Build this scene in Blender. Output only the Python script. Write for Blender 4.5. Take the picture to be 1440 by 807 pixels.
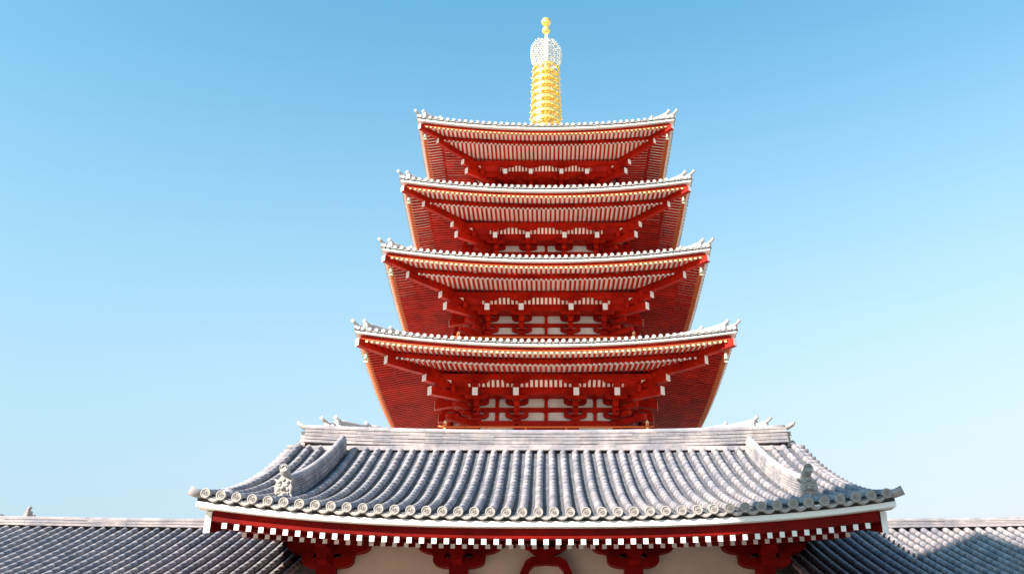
import bpy, math, random
from math import sin, cos, tan, radians, pi, sqrt, atan2
from mathutils import Vector
random.seed(7)
for o in list(bpy.data.objects): bpy.data.objects.remove(o)
SC = bpy.context.scene
COL = SC.collection

# ------------------------------------------------------------------ camera
cd = bpy.data.cameras.new('camera'); cam = bpy.data.objects.new('camera', cd); COL.objects.link(cam)
cd.sensor_width = 36.0; cd.lens = 35.0; cd.shift_x = -0.0333
cd.clip_end = 20000
cam.location = (0, 0, 1.6); cam.rotation_euler = (radians(90 + 26.57), 0, 0)
SC.camera = cam

# ------------------------------------------------------------------ light
SUN_EL = 30.5      # degrees above the horizon
SUN_AZ = 50.0      # degrees to the left of the direction from the gate towards the camera
S_DIR = Vector((-sin(radians(SUN_AZ)) * cos(radians(SUN_EL)), -cos(radians(SUN_AZ)) * cos(radians(SUN_EL)), sin(radians(SUN_EL))))
sd = bpy.data.lights.new('sun', 'SUN'); sun = bpy.data.objects.new('sun', sd); COL.objects.link(sun)
sd.energy = 5.0; sd.angle = radians(0.5); sd.color = (1.0, 0.91, 0.79)
sun.rotation_euler = (-S_DIR).to_track_quat('-Z', 'Y').to_euler()
sun.location = (-30, -30, 60)
W = bpy.data.worlds.new('World'); SC.world = W; W.use_nodes = True
nt = W.node_tree; bg = nt.nodes['Background']
sky = nt.nodes.new('ShaderNodeTexSky'); sky.sky_type = 'NISHITA'; sky.sun_disc = False
sky.sun_elevation = radians(SUN_EL); sky.sun_rotation = atan2(S_DIR.x, S_DIR.y)
sky.altitude = 0; sky.air_density = 1.0; sky.dust_density = 1.0; sky.ozone_density = 1.0
N_ = nt.nodes.new; L_ = nt.links.new
tint = N_('ShaderNodeVectorMath'); tint.operation = 'MULTIPLY'; tint.inputs[1].default_value = (0.84, 1.68, 1.60)
L_(sky.outputs['Color'], tint.inputs[0])
geo_ = N_('ShaderNodeTexCoord'); sep = N_('ShaderNodeSeparateXYZ'); L_(geo_.outputs['Generated'], sep.inputs[0])
# pale haze low in the sky, whiter towards the right
mz = N_('ShaderNodeMapRange'); mz.interpolation_type = 'SMOOTHSTEP'; mz.inputs[1].default_value = 0.74; mz.inputs[2].default_value = 0.12
mz.inputs[3].default_value = 0.0; mz.inputs[4].default_value = 1.0; L_(sep.outputs['Z'], mz.inputs[0])
mx_ = N_('ShaderNodeMapRange'); mx_.inputs[1].default_value = -0.45; mx_.inputs[2].default_value = 0.42; L_(sep.outputs['X'], mx_.inputs[0])
hz = N_('ShaderNodeMix'); hz.data_type = 'RGBA'; L_(mx_.outputs[0], hz.inputs[0])
hz.inputs[6].default_value = (2.72, 3.60, 4.12, 1); hz.inputs[7].default_value = (3.95, 4.12, 4.32, 1)
mixs = N_('ShaderNodeMix'); mixs.data_type = 'RGBA'; L_(mz.outputs[0], mixs.inputs[0]); L_(tint.outputs[0], mixs.inputs[6])
L_(hz.outputs[2], mixs.inputs[7])
# deeper blue overhead
zd = N_('ShaderNodeMapRange'); zd.inputs[1].default_value = 0.70; zd.inputs[2].default_value = 1.0; L_(sep.outputs['Z'], zd.inputs[0])
tz = N_('ShaderNodeMix'); tz.data_type = 'RGBA'; L_(zd.outputs[0], tz.inputs[0])
tz.inputs[6].default_value = (0.84, 1.68, 1.60, 1); tz.inputs[7].default_value = (0.45, 1.25, 1.75, 1); L_(tz.outputs[2], tint.inputs[1])
L_(mixs.outputs[2], bg.inputs['Color'])
bg.inputs['Strength'].default_value = 0.078
SC.view_settings.view_transform = 'Standard'; SC.view_settings.look = 'None'
SC.view_settings.gamma = 1.0; SC.view_settings.exposure = 1.45
SC.view_settings.use_curve_mapping = False

# ------------------------------------------------------------------ materials
def mat(name, col, rough=0.6, metal=0.0, var=0.0, island=0.0, nscale=3.0, bump=0.0, bscale=20.0, col2=None, spec=None):
    m = bpy.data.materials.new(name); m.use_nodes = True
    n = m.node_tree.nodes; l = m.node_tree.links; b = n['Principled BSDF']
    b.inputs['Roughness'].default_value = rough; b.inputs['Metallic'].default_value = metal
    if spec is not None: b.inputs['Specular IOR Level'].default_value = spec
    tc = n.new('ShaderNodeTexCoord')
    if var or island or col2:
        nz = n.new('ShaderNodeTexNoise'); nz.inputs['Scale'].default_value = nscale; nz.inputs['Detail'].default_value = 6
        nz.inputs['Roughness'].default_value = 0.65
        l.new(tc.outputs['Object'], nz.inputs['Vector'])
        mr = n.new('ShaderNodeMapRange'); mr.inputs[1].default_value = 0.3; mr.inputs[2].default_value = 0.7
        mr.inputs[3].default_value = 1 - var; mr.inputs[4].default_value = 1 + var
        l.new(nz.outputs['Fac'], mr.inputs[0])
        geo = n.new('ShaderNodeNewGeometry')
        mi = n.new('ShaderNodeMapRange'); mi.inputs[3].default_value = 1 - island; mi.inputs[4].default_value = 1 + island
        l.new(geo.outputs['Random Per Island'], mi.inputs[0])
        mu = n.new('ShaderNodeMath'); mu.operation = 'MULTIPLY'
        l.new(mr.outputs[0], mu.inputs[0]); l.new(mi.outputs[0], mu.inputs[1])
        mx = n.new('ShaderNodeMix'); mx.data_type = 'RGBA'
        mx.inputs[6].default_value = (*col, 1); mx.inputs[7].default_value = (*(col2 or col), 1)
        n2 = n.new('ShaderNodeTexNoise'); n2.inputs['Scale'].default_value = nscale * 0.37; n2.inputs['Detail'].default_value = 5
        l.new(tc.outputs['Object'], n2.inputs['Vector'])
        m3 = n.new('ShaderNodeMapRange'); m3.inputs[1].default_value = 0.42; m3.inputs[2].default_value = 0.62
        l.new(n2.outputs['Fac'], m3.inputs[0]); l.new(m3.outputs[0], mx.inputs[0])
        sc = n.new('ShaderNodeVectorMath'); sc.operation = 'SCALE'
        l.new(mx.outputs[2], sc.inputs[0]); l.new(mu.outputs[0], sc.inputs['Scale'])
        l.new(sc.outputs[0], b.inputs['Base Color'])
    else:
        b.inputs['Base Color'].default_value = (*col, 1)
    if bump:
        nb = n.new('ShaderNodeTexNoise'); nb.inputs['Scale'].default_value = bscale; nb.inputs['Detail'].default_value = 4
        l.new(tc.outputs['Object'], nb.inputs['Vector'])
        bp = n.new('ShaderNodeBump'); bp.inputs['Strength'].default_value = bump; bp.inputs['Distance'].default_value = 0.02
        l.new(nb.outputs['Fac'], bp.inputs['Height']); l.new(bp.outputs[0], b.inputs['Normal'])
    return m
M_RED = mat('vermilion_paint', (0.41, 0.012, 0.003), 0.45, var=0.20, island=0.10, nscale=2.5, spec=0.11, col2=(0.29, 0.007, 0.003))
M_REDG = mat('gate_shade_vermilion', (0.17, 0.004, 0.0025), 0.5, var=0.25, island=0.10, nscale=3.0, spec=0.07, col2=(0.12, 0.003, 0.0025), bump=0.08, bscale=40)  # darker copy of the vermilion, the gate's shade put into its colour
M_WHITE = mat('white_paint', (0.80, 0.79, 0.76), 0.6, var=0.04, nscale=4.0)
M_SOFFIT = mat('bounce_lit_boards', (0.95, 0.82, 0.70), 0.7, var=0.05, nscale=3.0)  # white boards with warm bounce light mixed into the colour
M_PLASTER = mat('plaster', (0.74, 0.70, 0.66), 0.85, var=0.10, nscale=1.6, bump=0.12, bscale=30, col2=(0.66, 0.60, 0.55))
M_BEIGE = mat('beige_plaster', (0.52, 0.41, 0.35), 0.85, var=0.10, nscale=1.6, bump=0.12, bscale=30, col2=(0.47, 0.36, 0.30))
M_CREAM = mat('gold_tip_paint', (0.84, 0.60, 0.32), 0.45, var=0.05)
M_TILE = mat('roof_tile', (0.315, 0.275, 0.28), 0.75, var=0.20, island=0.15, nscale=5.0, bump=0.25, bscale=35, col2=(0.195, 0.185, 0.212), spec=0.3)
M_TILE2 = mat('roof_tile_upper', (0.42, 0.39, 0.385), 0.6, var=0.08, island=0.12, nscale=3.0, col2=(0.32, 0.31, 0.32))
M_PAN = mat('pan_tile', (0.115, 0.115, 0.13), 0.65, var=0.15, island=0.18, nscale=6.0, bump=0.2, bscale=35, col2=(0.09, 0.09, 0.11))
M_EAVE = mat('eave_tile', (0.33, 0.30, 0.285), 0.7, var=0.10, island=0.05, nscale=14.0, bump=0.2, bscale=60)
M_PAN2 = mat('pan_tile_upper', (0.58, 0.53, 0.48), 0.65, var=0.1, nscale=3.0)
M_ORANGE = mat('sunlit_orange_red', (0.50, 0.10, 0.014), 0.4, var=0.05)  # vermilion with its sunlit orange mixed into the colour
M_BED = mat('gap_shade_bedding', (0.05, 0.05, 0.055), 0.9)  # tile bedding, near black to stand for shade in the gap
M_GOLD = mat('gilded_metal', (1.0, 0.72, 0.22), 0.32, metal=0.75, var=0.04)
M_GOLDL = mat('gilded_openwork', (0.75, 0.66, 0.52), 0.38, metal=0.35)
M_BRONZE = mat('bronze', (0.55, 0.58, 0.42), 0.4, metal=0.6, var=0.1)
M_DARK = mat('dark_metal', (0.05, 0.05, 0.05), 0.5)
M_RAIL = mat('orange_rail', (0.60, 0.11, 0.015), 0.45, var=0.05)
M_GROUND = mat('paving_stone', (0.52, 0.41, 0.31), 0.85, var=0.1, nscale=0.6, bump=0.2)
M_STONE = mat('stone', (0.42, 0.41, 0.39), 0.85, var=0.1, nscale=2.0)
M_CONC = mat('concrete', (0.45, 0.44, 0.42), 0.8, var=0.08, nscale=0.5)
M_GLASS = mat('window_glass', (0.05, 0.07, 0.09), 0.1)

# ------------------------------------------------------------------ helpers
class MB:
    def __init__(self, T=None): self.v = []; self.f = []; self.m = []; self.sm = []; self.T = T
    def pt(self, p):
        if self.T: p = self.T(*p)
        self.v.append(tuple(p)); return len(self.v) - 1
    def face(self, idx, mi=0, smooth=False): self.f.append(tuple(idx)); self.m.append(mi); self.sm.append(smooth)
    def poly(self, pts, mi=0): self.face([self.pt(p) for p in pts], mi)
    def hexa(self, P, mi=0, fm=None):
        # P: bottom 4 (ccw seen from above) then top 4;  faces: bottom, top, s0(0-1), s1(1-2), s2(2-3), s3(3-0)
        i = [self.pt(p) for p in P]
        F = [(3, 2, 1, 0), (4, 5, 6, 7), (0, 1, 5, 4), (1, 2, 6, 5), (2, 3, 7, 6), (3, 0, 4, 7)]
        for k, q in enumerate(F): self.face([i[a] for a in q], (fm or {}).get(k, mi))
    def box(self, x0, x1, y0, y1, z0, z1, mi=0, fm=None):
        self.hexa([(x0, y0, z0), (x1, y0, z0), (x1, y1, z0), (x0, y1, z0), (x0, y0, z1), (x1, y0, z1), (x1, y1, z1), (x0, y1, z1)], mi, fm)
    def beam(self, a, b, w, h, mi=0, endb=None, enda=None):
        # a,b: centre of the top edge line; w wide, h deep downwards
        a = Vector(a); b = Vector(b); d = b - a; n = Vector((-d.y, d.x, 0)); n.normalize(); n *= w / 2; dn = Vector((0, 0, -h))
        P = [a - n + dn, b - n + dn, b + n + dn, a + n + dn, a - n, b - n, b + n, a + n]
        self.hexa([tuple(p) for p in P], mi, {3: endb if endb is not None else mi, 5: enda if enda is not None else mi})
    def prism(self, poly, y0, y1, mi=0, axis='y'):
        # poly in (x,z), extruded y0..y1
        n = len(poly)
        a = [self.pt((x, y0, z)) for x, z in poly]; b = [self.pt((x, y1, z)) for x, z in poly]
        self.face(a, mi); self.face(b[::-1], mi)
        for i in range(n): self.face((a[(i + 1) % n], a[i], b[i], b[(i + 1) % n]), mi)
    def tube(self, path, r, n=8, mi=0, cap=True, smooth=True, rs=None):
        path = [Vector(p) for p in path]; rings = []
        for i, p in enumerate(path):
            d = (path[min(i + 1, len(path) - 1)] - path[max(i - 1, 0)]).normalized()
            u = d.cross(Vector((0, 0, 1)))
            if u.length < 1e-3: u = Vector((1, 0, 0))
            u.normalize(); w = u.cross(d); rr = rs[i] if rs else r
            rings.append([self.pt(tuple(p + u * cos(2 * pi * k / n) * rr + w * sin(2 * pi * k / n) * rr)) for k in range(n)])
        for a, b in zip(rings, rings[1:]):
            for k in range(n): self.face((a[k], a[(k + 1) % n], b[(k + 1) % n], b[k]), mi, smooth)
        if cap: self.face(rings[0][::-1], mi); self.face(rings[-1], mi)
    def lathe(self, prof, c=(0, 0), n=24, mi=0, smooth=True):
        rings = [[self.pt((c[0] + r * cos(2 * pi * k / n), c[1] + r * sin(2 * pi * k / n), z)) for k in range(n)] for r, z in prof]
        for a, b in zip(rings, rings[1:]):
            for k in range(n): self.face((a[k], a[(k + 1) % n], b[(k + 1) % n], b[k]), mi, smooth)
        self.face(rings[0][::-1], mi); self.face(rings[-1], mi)
    def build(self, name, mats, parent=None, kind=None, label=None):
        me = bpy.data.meshes.new(name); me.from_pydata(self.v, [], self.f)
        if not isinstance(mats, (list, tuple)): mats = [mats]
        for m in mats: me.materials.append(m)
        me.polygons.foreach_set('material_index', self.m); me.polygons.foreach_set('use_smooth', self.sm)
        me.update()
        o = bpy.data.objects.new(name, me); COL.objects.link(o)
        if parent: o.parent = parent
        if kind: o['kind'] = kind
        if label: o['label'] = label
        return o
def thing(name, label, cat, loc=(0, 0, 0), rz=0, group=None):
    o = bpy.data.objects.new(name, None); COL.objects.link(o); o.location = loc; o.rotation_euler = (0, 0, rz)
    o.empty_display_size = 0.5
    o['label'] = label; o['category'] = cat
    if group: o['group'] = group
    return o
def rot(k):
    c, s = [(1, 0), (0, 1), (-1, 0), (0, -1)][k]
    return lambda t, q, z: (c * t + s * q, s * t - c * q, z)     # q = distance out from the axis; k=0 faces the camera (-Y)
def boat(hl, z0, z1, r=None, n=5):
    # a bracket arm seen from the front: flat top, rounded lower corners
    h = z1 - z0; r = r or h * 1.6
    pts = [(-hl, z1), (-hl, z1 - h * 0.25)]
    for i in range(1, n + 1):
        a = pi / 2 * i / n; pts.append((-hl + r * (1 - cos(a)), z1 - h * 0.25 - h * 0.75 * sin(a)))
    pts += [(-x, z) for x, z in pts[::-1]]
    return pts

# ------------------------------------------------------------------ ground
g = MB()
g.poly([(-6000, -6000, 0), (6000, -6000, 0), (6000, 6000, 0), (-6000, 6000, 0)])
g.build('ground', M_GROUND, kind='structure')

# ------------------------------------------------------------------ PAGODA
PY = 58.0
pagoda = thing('pagoda', 'tall five-storey vermilion pagoda with white-tipped rafters, grey tiled roofs and gilded spire', 'pagoda', (0, PY, 0))
#        W      zc     dz(purlin) U    ncols c1   c2   body s
ROOFS = {1: (10.92, 16.45, -0.02, 0.78, 0.170, 0.395, 74),
         2: (10.03, 22.16, -0.04, 0.76, 0.166, 0.391, 70),
         3: (9.17, 27.62, -0.17, 0.72, 0.158, 0.374, 66),
         4: (8.52, 32.60, -0.22, 0.68, 0.131, 0.363, 62),
         5: (7.87, 37.49, -0.34, 0.64, 0.123, 0.328, 60)}
fly_rest = MB(); base_rest = MB()
def wall_s(k): return 0.395 * ROOFS[k][0] if k < 5 else 0.37 * ROOFS[k][0]
def upper_s(k): return wall_s(k + 1) + 1.4 if k < 5 else 0.5
def upper_z(k):
    if k == 5: return ROOFS[5][1] + 4.0
    W2, zc2, dz2 = ROOFS[k + 1][:3]
    return zc2 + dz2 - 3.75 * W2 / 10
def roof_z(k, t, s):
    Wk, zc, dz, U = ROOFS[k][:4]; r = max(0.0, Wk - s); R = Wk - upper_s(k); H = upper_z(k) - (zc + 0.24)
    q = r / R
    f = 0.62 * q + 0.38 * q * q
    lift = U * (min(abs(t), s) / Wk) ** 2 * (s / Wk)
    return zc + 0.24 + H * f + lift
def storey(k):
    Wk, zc, dz, U, c1r, c2r, nr = ROOFS[k]; u = Wk / 10.0
    def lift(t, s): return U * (min(abs(t), s) / Wk) ** 2 * (s / Wk)
    zp = zc + dz; sw = wall_s(k); e = 0.832 * Wk; sp = 0.605 * Wk; smid = 0.52 * Wk
    c1 = c1r * Wk; c2 = c2r * Wk
    # ---------- tiled roof surface
    roof = MB(); sin_ = upper_s(k)
    for q in range(4):
        roof.T = rot(q); N = 12; Mx = 22
        rows = []
        for i in range(N + 1):
            s = Wk + 0.05 + (sin_ - Wk - 0.05) * i / N
            rows.append([roof.pt((s * (-1 + 2 * j / Mx), s, roof_z(k, s * (-1 + 2 * j / Mx), s))) for j in range(Mx + 1)])
        for a, b in zip(rows, rows[1:]):
            for j in range(Mx): roof.face((a[j], a[j + 1], b[j + 1], b[j]), 1, True)
        # tile layer edge seen from below, coloured dark as gap shade
        for j in range(Mx * 2):
            t0 = Wk * (-1 + j / Mx); t1 = Wk * (-1 + (j + 1) / Mx)
            z0 = zc + 0.115 + lift(t0, Wk); z1 = zc + 0.115 + lift(t1, Wk)
            roof.hexa([(t0, Wk - 0.05, z0), (t1, Wk - 0.05, z1), (t1, Wk - 0.6, z1 - 0.0), (t0, Wk - 0.6, z0 - 0.0),
                       (t0, Wk - 0.05, z0 + 0.07), (t1, Wk - 0.05, z1 + 0.07), (t1, Wk - 0.6, z1 + 0.07), (t0, Wk - 0.6, z0 + 0.07)], 2)
        nt_ = int(2 * Wk / 0.36); step = 2 * Wk / nt_
        for i in range(nt_ + 1):
            t = -Wk + i * step; te = min(abs(t), Wk - 0.12) * (1 if t > 0 else -1)
            si = max(abs(te) + 0.12, sin_); prof = []
            L = 5; ss = [Wk + 0.06 + (si - Wk - 0.06) * j / L for j in range(L + 1)]
            ring = []
            for s in ss:
                z = roof_z(k, te, s)
                ring.append([roof.pt((te - 0.105 * cos(pi * a / 6), s, z + 0.105 * sin(pi * a / 6) + 0.01)) for a in range(7)])
            if abs(ss[0] - ss[-1]) > 0.15:
                for a, b in zip(ring, ring[1:]):
                    for j in range(6): roof.face((a[j + 1], a[j], b[j], b[j + 1]), 0, True)
            # round eave tile
            z = roof_z(k, te, Wk + 0.1) + 0.005; n = 10
            fr = [roof.pt((te + 0.110 * cos(2 * pi * a / n), Wk + 0.10, z + 0.110 * sin(2 * pi * a / n))) for a in range(n)]
            bk = [roof.pt((te + 0.110 * cos(2 * pi * a / n), Wk + 0.0, z + 0.110 * sin(2 * pi * a / n))) for a in range(n)]
            roof.face(fr, 0)
            for a in range(n): roof.face((fr[a], fr[(a + 1) % n], bk[(a + 1) % n], bk[a]), 0, True)
            # curved pan-tile lip between the round tiles
            if i < nt_:
                n = 4; up = []; lo = []
                for a in range(n + 1):
                    tt = te + (step) * a / n; zz = roof_z(k, min(max(tt, -Wk), Wk), Wk + 0.1) - 0.02 - 0.045 * sin(pi * a / n)
                    up.append((tt, Wk + 0.065, zz)); lo.append((tt, Wk + 0.065, zz - 0.042))
                for a in range(n): roof.poly([lo[a], lo[a + 1], up[a + 1], up[a]], 0)
                for a in range(n): roof.poly([up[a], up[a + 1], (up[a + 1][0], Wk, up[a + 1][2]), (up[a][0], Wk, up[a][2])], 0)
                for a in range(n): roof.poly([lo[a + 1], lo[a], (up[a][0], Wk, lo[a][2]), (up[a + 1][0], Wk, lo[a + 1][2])], 0)
    ro = roof.build('roof', [M_TILE2, M_PAN2, M_BED], pagoda)
    # ---------- eave boards
    wb = MB(); rb = MB(); so = MB(); N = 40
    def strip(mb, sf, sb, zt, zb, mi=0):
        for q in range(4):
            mb.T = rot(q)
            for j in range(N):
                a0 = -1 + 2 * j / N; a1 = -1 + 2 * (j + 1) / N
                lf0 = lift(sf * a0, sf); lf1 = lift(sf * a1, sf)
                mb.hexa([(sf * a0, sf, zb + lf0), (sf * a1, sf, zb + lf1), (sb * a1, sb, zb + lf1), (sb * a0, sb, zb + lf0),
                         (sf * a0, sf, zt + lf0), (sf * a1, sf, zt + lf1), (sb * a1, sb, zt + lf1), (sb * a0, sb, zt + lf0)], mi)
    strip(wb, Wk, Wk - 0.36, zc + 0.102, zc)
    strip(rb, Wk - 0.24, Wk - 0.36, zc - 0.003, zc - 0.185)
    strip(rb, Wk - 0.20, Wk - 0.36, zc - 0.188, zc - 0.228, 1)  # lower edge of the fascia, sunlit tone put into its colour
    wb.build('eave_board', M_WHITE, ro); rb.build('eave_fascia', [M_RED, M_ORANGE], ro)
    # flying eave: rafter bottom zf(s); base eave: zb(s)
    st = Wk - 0.21
    def zf(s): return zc - 0.365 * u - 0.0 + (st - s) / (st - e) * 0.27 * u      # bottom
    hr = 0.105 * u; hb = 0.125 * u
    zbe = zc - 0.475 * u; zbp = zp
    def zb(s): return zbe + (e - s) / (e - sp) * (zbp - zbe)
    # kioi beam at the end of the base tier
    kb = MB(); strip(kb, e + 0.02, e - 0.14, zf(e) + 0.0, zbe + hb + 0.0); kb.build('eave_beam', M_RED, ro)
    # soffit boards
    for q in range(4):
        so.T = rot(q)
        for (s0, s1, zfun, h) in ((st - 0.08, e - 0.02, zf, hr), (e - 0.12, sw, zb, hb)):
            K = 4
            for i in range(K):
                sa = s0 + (s1 - s0) * i / K; sb = s0 + (s1 - s0) * (i + 1) / K
                for j in range(24):
                    a0 = -1 + 2 * j / 24; a1 = -1 + 2 * (j + 1) / 24
                    lo = [(sa * a0, sa, zfun(sa) + h + lift(sa * a0, sa)), (sa * a1, sa, zfun(sa) + h + lift(sa * a1, sa)),
                          (sb * a1, sb, zfun(sb) + h + lift(sb * a1, sb)), (sb * a0, sb, zfun(sb) + h + lift(sb * a0, sb))]
                    so.hexa(lo + [(x, y, z + 0.03) for x, y, z in lo])
    so.build('soffit', M_SOFFIT, ro)
    # rafters
    pitch = 2 * Wk / nr; wr = pitch * 0.40
    def rafter(mb, t, s_o, s_i, zfun, h, w, off=0):
        t += random.uniform(-0.006, 0.006); w *= random.uniform(0.95, 1.05)
        P = []
        for s in (s_o, s_i):
            lf = lift(t, s)
            P.append((s, zfun(s) + lf))
        (so_, zo), (si_, zi) = P
        hh_ = h - 0.002
        mb.hexa([(t - w / 2, so_, zo), (t + w / 2, so_, zo), (t + w / 2, si_, zi), (t - w / 2, si_, zi),
                 (t - w / 2, so_, zo + hh_), (t + w / 2, so_, zo + hh_), (t + w / 2, si_, zi + hh_), (t - w / 2, si_, zi + hh_)], off, {2: off + 1})
        if zfun is zf:      # sleeve round the tip, sunlit orange put into its colour
            c = 0.006; z2 = zo + (zi - zo) * 0.26 / max(0.3, so_ - si_)
            mb.hexa([(t - w / 2 - c, so_ + c, zo - c), (t + w / 2 + c, so_ + c, zo - c), (t + w / 2 + c, so_ - 0.26, z2 - c), (t - w / 2 - c, so_ - 0.26, z2 - c),
                     (t - w / 2 - c, so_ + c, zo + hh_ - c), (t + w / 2 + c, so_ + c, zo + hh_ - c), (t + w / 2 + c, so_ - 0.26, z2 + hh_ - c), (t - w / 2 - c, so_ - 0.26, z2 + hh_ - c)], 2, {2: 1})
    for q in range(4):
        for i in range(nr - 1):
            t = -Wk + pitch * (i + 1)
            si = max(e - 0.1, abs(t) + 0.12)
            one_f = q == 0 and (k == 2 or (k == 3 and abs(t) < pitch * 15.2))
            one_b = q == 0 and (k == 2 or (k == 3 and abs(t) < pitch * 20))
            if si < st - 0.05:
                mb = MB() if one_f else fly_rest; mb.T = rot(q); rafter(mb, t, st, si, zf, hr, wr)
                if one_f: mb.build('flying_rafter', [M_RED, M_CREAM, M_ORANGE], ro)
            si = max(sw - 0.05, abs(t) + 0.12)
            if si < e - 0.05 :
                mb = MB() if one_b else base_rest; mb.T = rot(q); rafter(mb, t, e + 0.03, si, zb, hb, wr * 1.06)
                if one_b: mb.build('base_rafter', [M_RED, M_WHITE], ro)
    # hip rafters, hip ridges, corner tiles
    for sx, sy in ((-1, -1), (1, -1), (1, 1), (-1, 1)):
        h = MB()
        def C(s, z): return (sx * s, sy * s, z)
        # upper (flying) tier
        n = 5; w = 0.30 * u
        pts = [(e - 0.3 + (Wk - 0.10 - e + 0.3) * i / n) for i in range(n + 1)]
        for i in range(n):
            a, b = pts[i], pts[i + 1]
            h.beam(C(a, zf(a) + hr + lift(a, a) - 0.01), C(b, zf(b) + hr + lift(b, b) - 0.01), w, 0.40 * u, 0, 1 if i == n - 1 else 0)
        pts = [(sw + (0.856 * Wk - sw) * i / n) for i in range(n + 1)]
        for i in range(n):
            a, b = pts[i], pts[i + 1]
            h.beam(C(a, zb(a) + hb + lift(a, a) - 0.012), C(b, zb(b) + hb + lift(b, b) - 0.012), w, 0.50 * u, 0, 1 if i == n - 1 else 0)
        h.build('hip_rafter', [M_RED, M_WHITE], ro)
        r = MB()
        def rz(s): return roof_z(k, s, s)
        def ridge(s0, s1, hgt, wid, n):
            pts = [s0 + (s1 - s0) * i / n for i in range(n + 1)]
            for lay in range(3):
                zo = hgt * (3 - lay) / 3; ww = wid * (1 - 0.08 * (2 - lay))
                for i in range(n):
                    a, b = pts[i], pts[i + 1]
                    r.beam(C(a, rz(a) + zo - 0.003), C(b, rz(b) + zo - 0.003), ww, hgt / 3 - 0.012, 0)
            r.tube([C(p, rz(p) + hgt + 0.03) for p in pts], 0.10, 8, 0)
        ridge(Wk + 0.02, 0.955 * Wk, 0.16, 0.26, 2)
        ridge(0.955 * Wk, 0.835 * Wk, 0.42, 0.28, 4)
        ridge(0.835 * Wk, sin_, 0.50, 0.30, 8)
        ho = r.build('hip_ridge', M_TILE2, ro)
        for s0, zz, sc in ((Wk + 0.06, 0.16, 0.8), (0.955 * Wk, 0.40, 0.95), (0.835 * Wk, 0.48, 0.82)):
            o = MB(); z = rz(s0)
            if sc > 0.9:   # carved plate with shoulders
                for wdt, z0, z1, th in ((0.26, -0.05, 0.30, 0.07), (0.20, 0.30, 0.44, 0.06), (0.12, 0.44, 0.54, 0.06)):
                    d = Vector((sx, sy, 0)).normalized(); nrm = Vector((-d.y, d.x, 0)); c = Vector(C(s0 + 0.03, 0))
                    P = []
                    for zz_ in (z0, z1):
                        for aa, bb in ((-1, 1), (-1, -1), (1, -1), (1, 1)):
                            p = c + nrm * aa * wdt * sc + d * bb * th * -1; P.append((p.x, p.y, z + zz_ * sc))
                    o.hexa(P)
            a = C(s0 - 0.18, z + zz - 0.02); b = C(s0 + 0.02, z + zz + 0.09); c = C(s0 + 0.15, z + zz + 0.22)
            o.tube([a, b, c], 0.11 * sc, 10, 0, rs=[0.09 * sc, 0.10 * sc, 0.115 * sc])
            o.build('ridge_end_tile', M_TILE2, ho)
    # ---------- walls
    zt = zp - 0.45 * u; zbeam0 = zp - 2.32 * u; zfloor = zp - 3.75 * u
    wl = MB(); wl.box(-sw + 0.06, sw - 0.06, -sw + 0.06, sw - 0.06, zfloor, zp + 0.4)
    wo = wl.build('wall', M_PLASTER, pagoda)
    fr = MB()
    for q in range(4):
        fr.T = rot(q)
        def bar(t0, t1, z0, z1, o1=0.05): fr.box(t0, t1, sw - 0.10, sw + o1, z0, z1)
        bar(-sw - 0.12, sw + 0.12, zp - 2.32 * u, zp - 2.04 * u, 0.16 + 0.004 * q)
        bar(-sw, sw, zp - 1.48 * u, zp - 1.22 * u, 0.052 + 0.003 * (q % 2))
        bar(-sw, sw, zp - 0.66 * u, zp - 0.30 * u, 0.052 + 0.003 * (q % 2))
        for t in ([0, (c1 + c2) / 2, -(c1 + c2) / 2] if k <= 2 else [0]):
            for z0, z1 in ((zp - 2.04 * u, zp - 1.482 * u), (zp - 1.218 * u, zp - 0.662 * u)):
                fr.box(t - 0.10 * u, t + 0.10 * u, sw - 0.1, sw + 0.035, z0 + 0.001, z1 - 0.001)
                for sg in (-1, 1):   # small corner fillets at the head of each panel
                    c = 0.11 * u; x = t + sg * 0.10 * u
                    fr.prism([(x, z1), (x + sg * c, z1), (x + sg * c * 0.3, z1 - c * 0.3), (x, z1 - c)][::sg], sw - 0.05, sw + 0.03)
        # lower wall: door leaves and rails
        fr.box(-sw, sw, sw - 0.1, sw + 0.04, zfloor + 0.02, zfloor + 0.25 * u)
        fr.box(-c1 + 0.2, c1 - 0.2, sw - 0.1, sw + 0.03, zfloor + 0.251 * u, zbeam0 - 0.001)
    fr.build('timber_frame', M_RED, wo)
    for q in range(4):
        for t in (-c2, -c1, c1) :
            cm = MB(rot(q)); cm.T = None
            x, y, _ = rot(q)(t, sw, 0)
            cm.lathe([(0.19 * u, zfloor), (0.19 * u, zbeam0 + 0.1)], (x, y), 12)
            cm.build('column', M_RED, wo)
    # ---------- purlins and the lattice strip below them
    pl = MB(); lt = MB()
    for q in range(4):
        pl.T = lt.T = rot(q); dz_ = 0.003 * (q % 2)
        pl.box(-sp - 0.28, sp + 0.28, sp - 0.14, sp + 0.12, zp - 0.28 * u + dz_, zp - 0.01 + dz_)
        pl.box(-smid - 0.5 * u, smid + 0.5 * u, smid - 0.12, smid + 0.10, zp - 0.87 * u + dz_, zp - 0.42 * u + dz_)
        # sloping boards between purlins and wall
        a = sp - 0.15; b = smid + 0.102
        z1, z0 = zp - 0.10 * u, zp - 0.46 * u
        lt.hexa([(-b, b, z0), (b, b, z0), (b, b - 0.04, z0), (-b, b - 0.04, z0), (-a, a, z1), (a, a, z1), (a, a - 0.04, z1), (-a, a - 0.04, z1)], 0)
        stp = 0.27 * u; n = int(b / stp)
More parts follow.
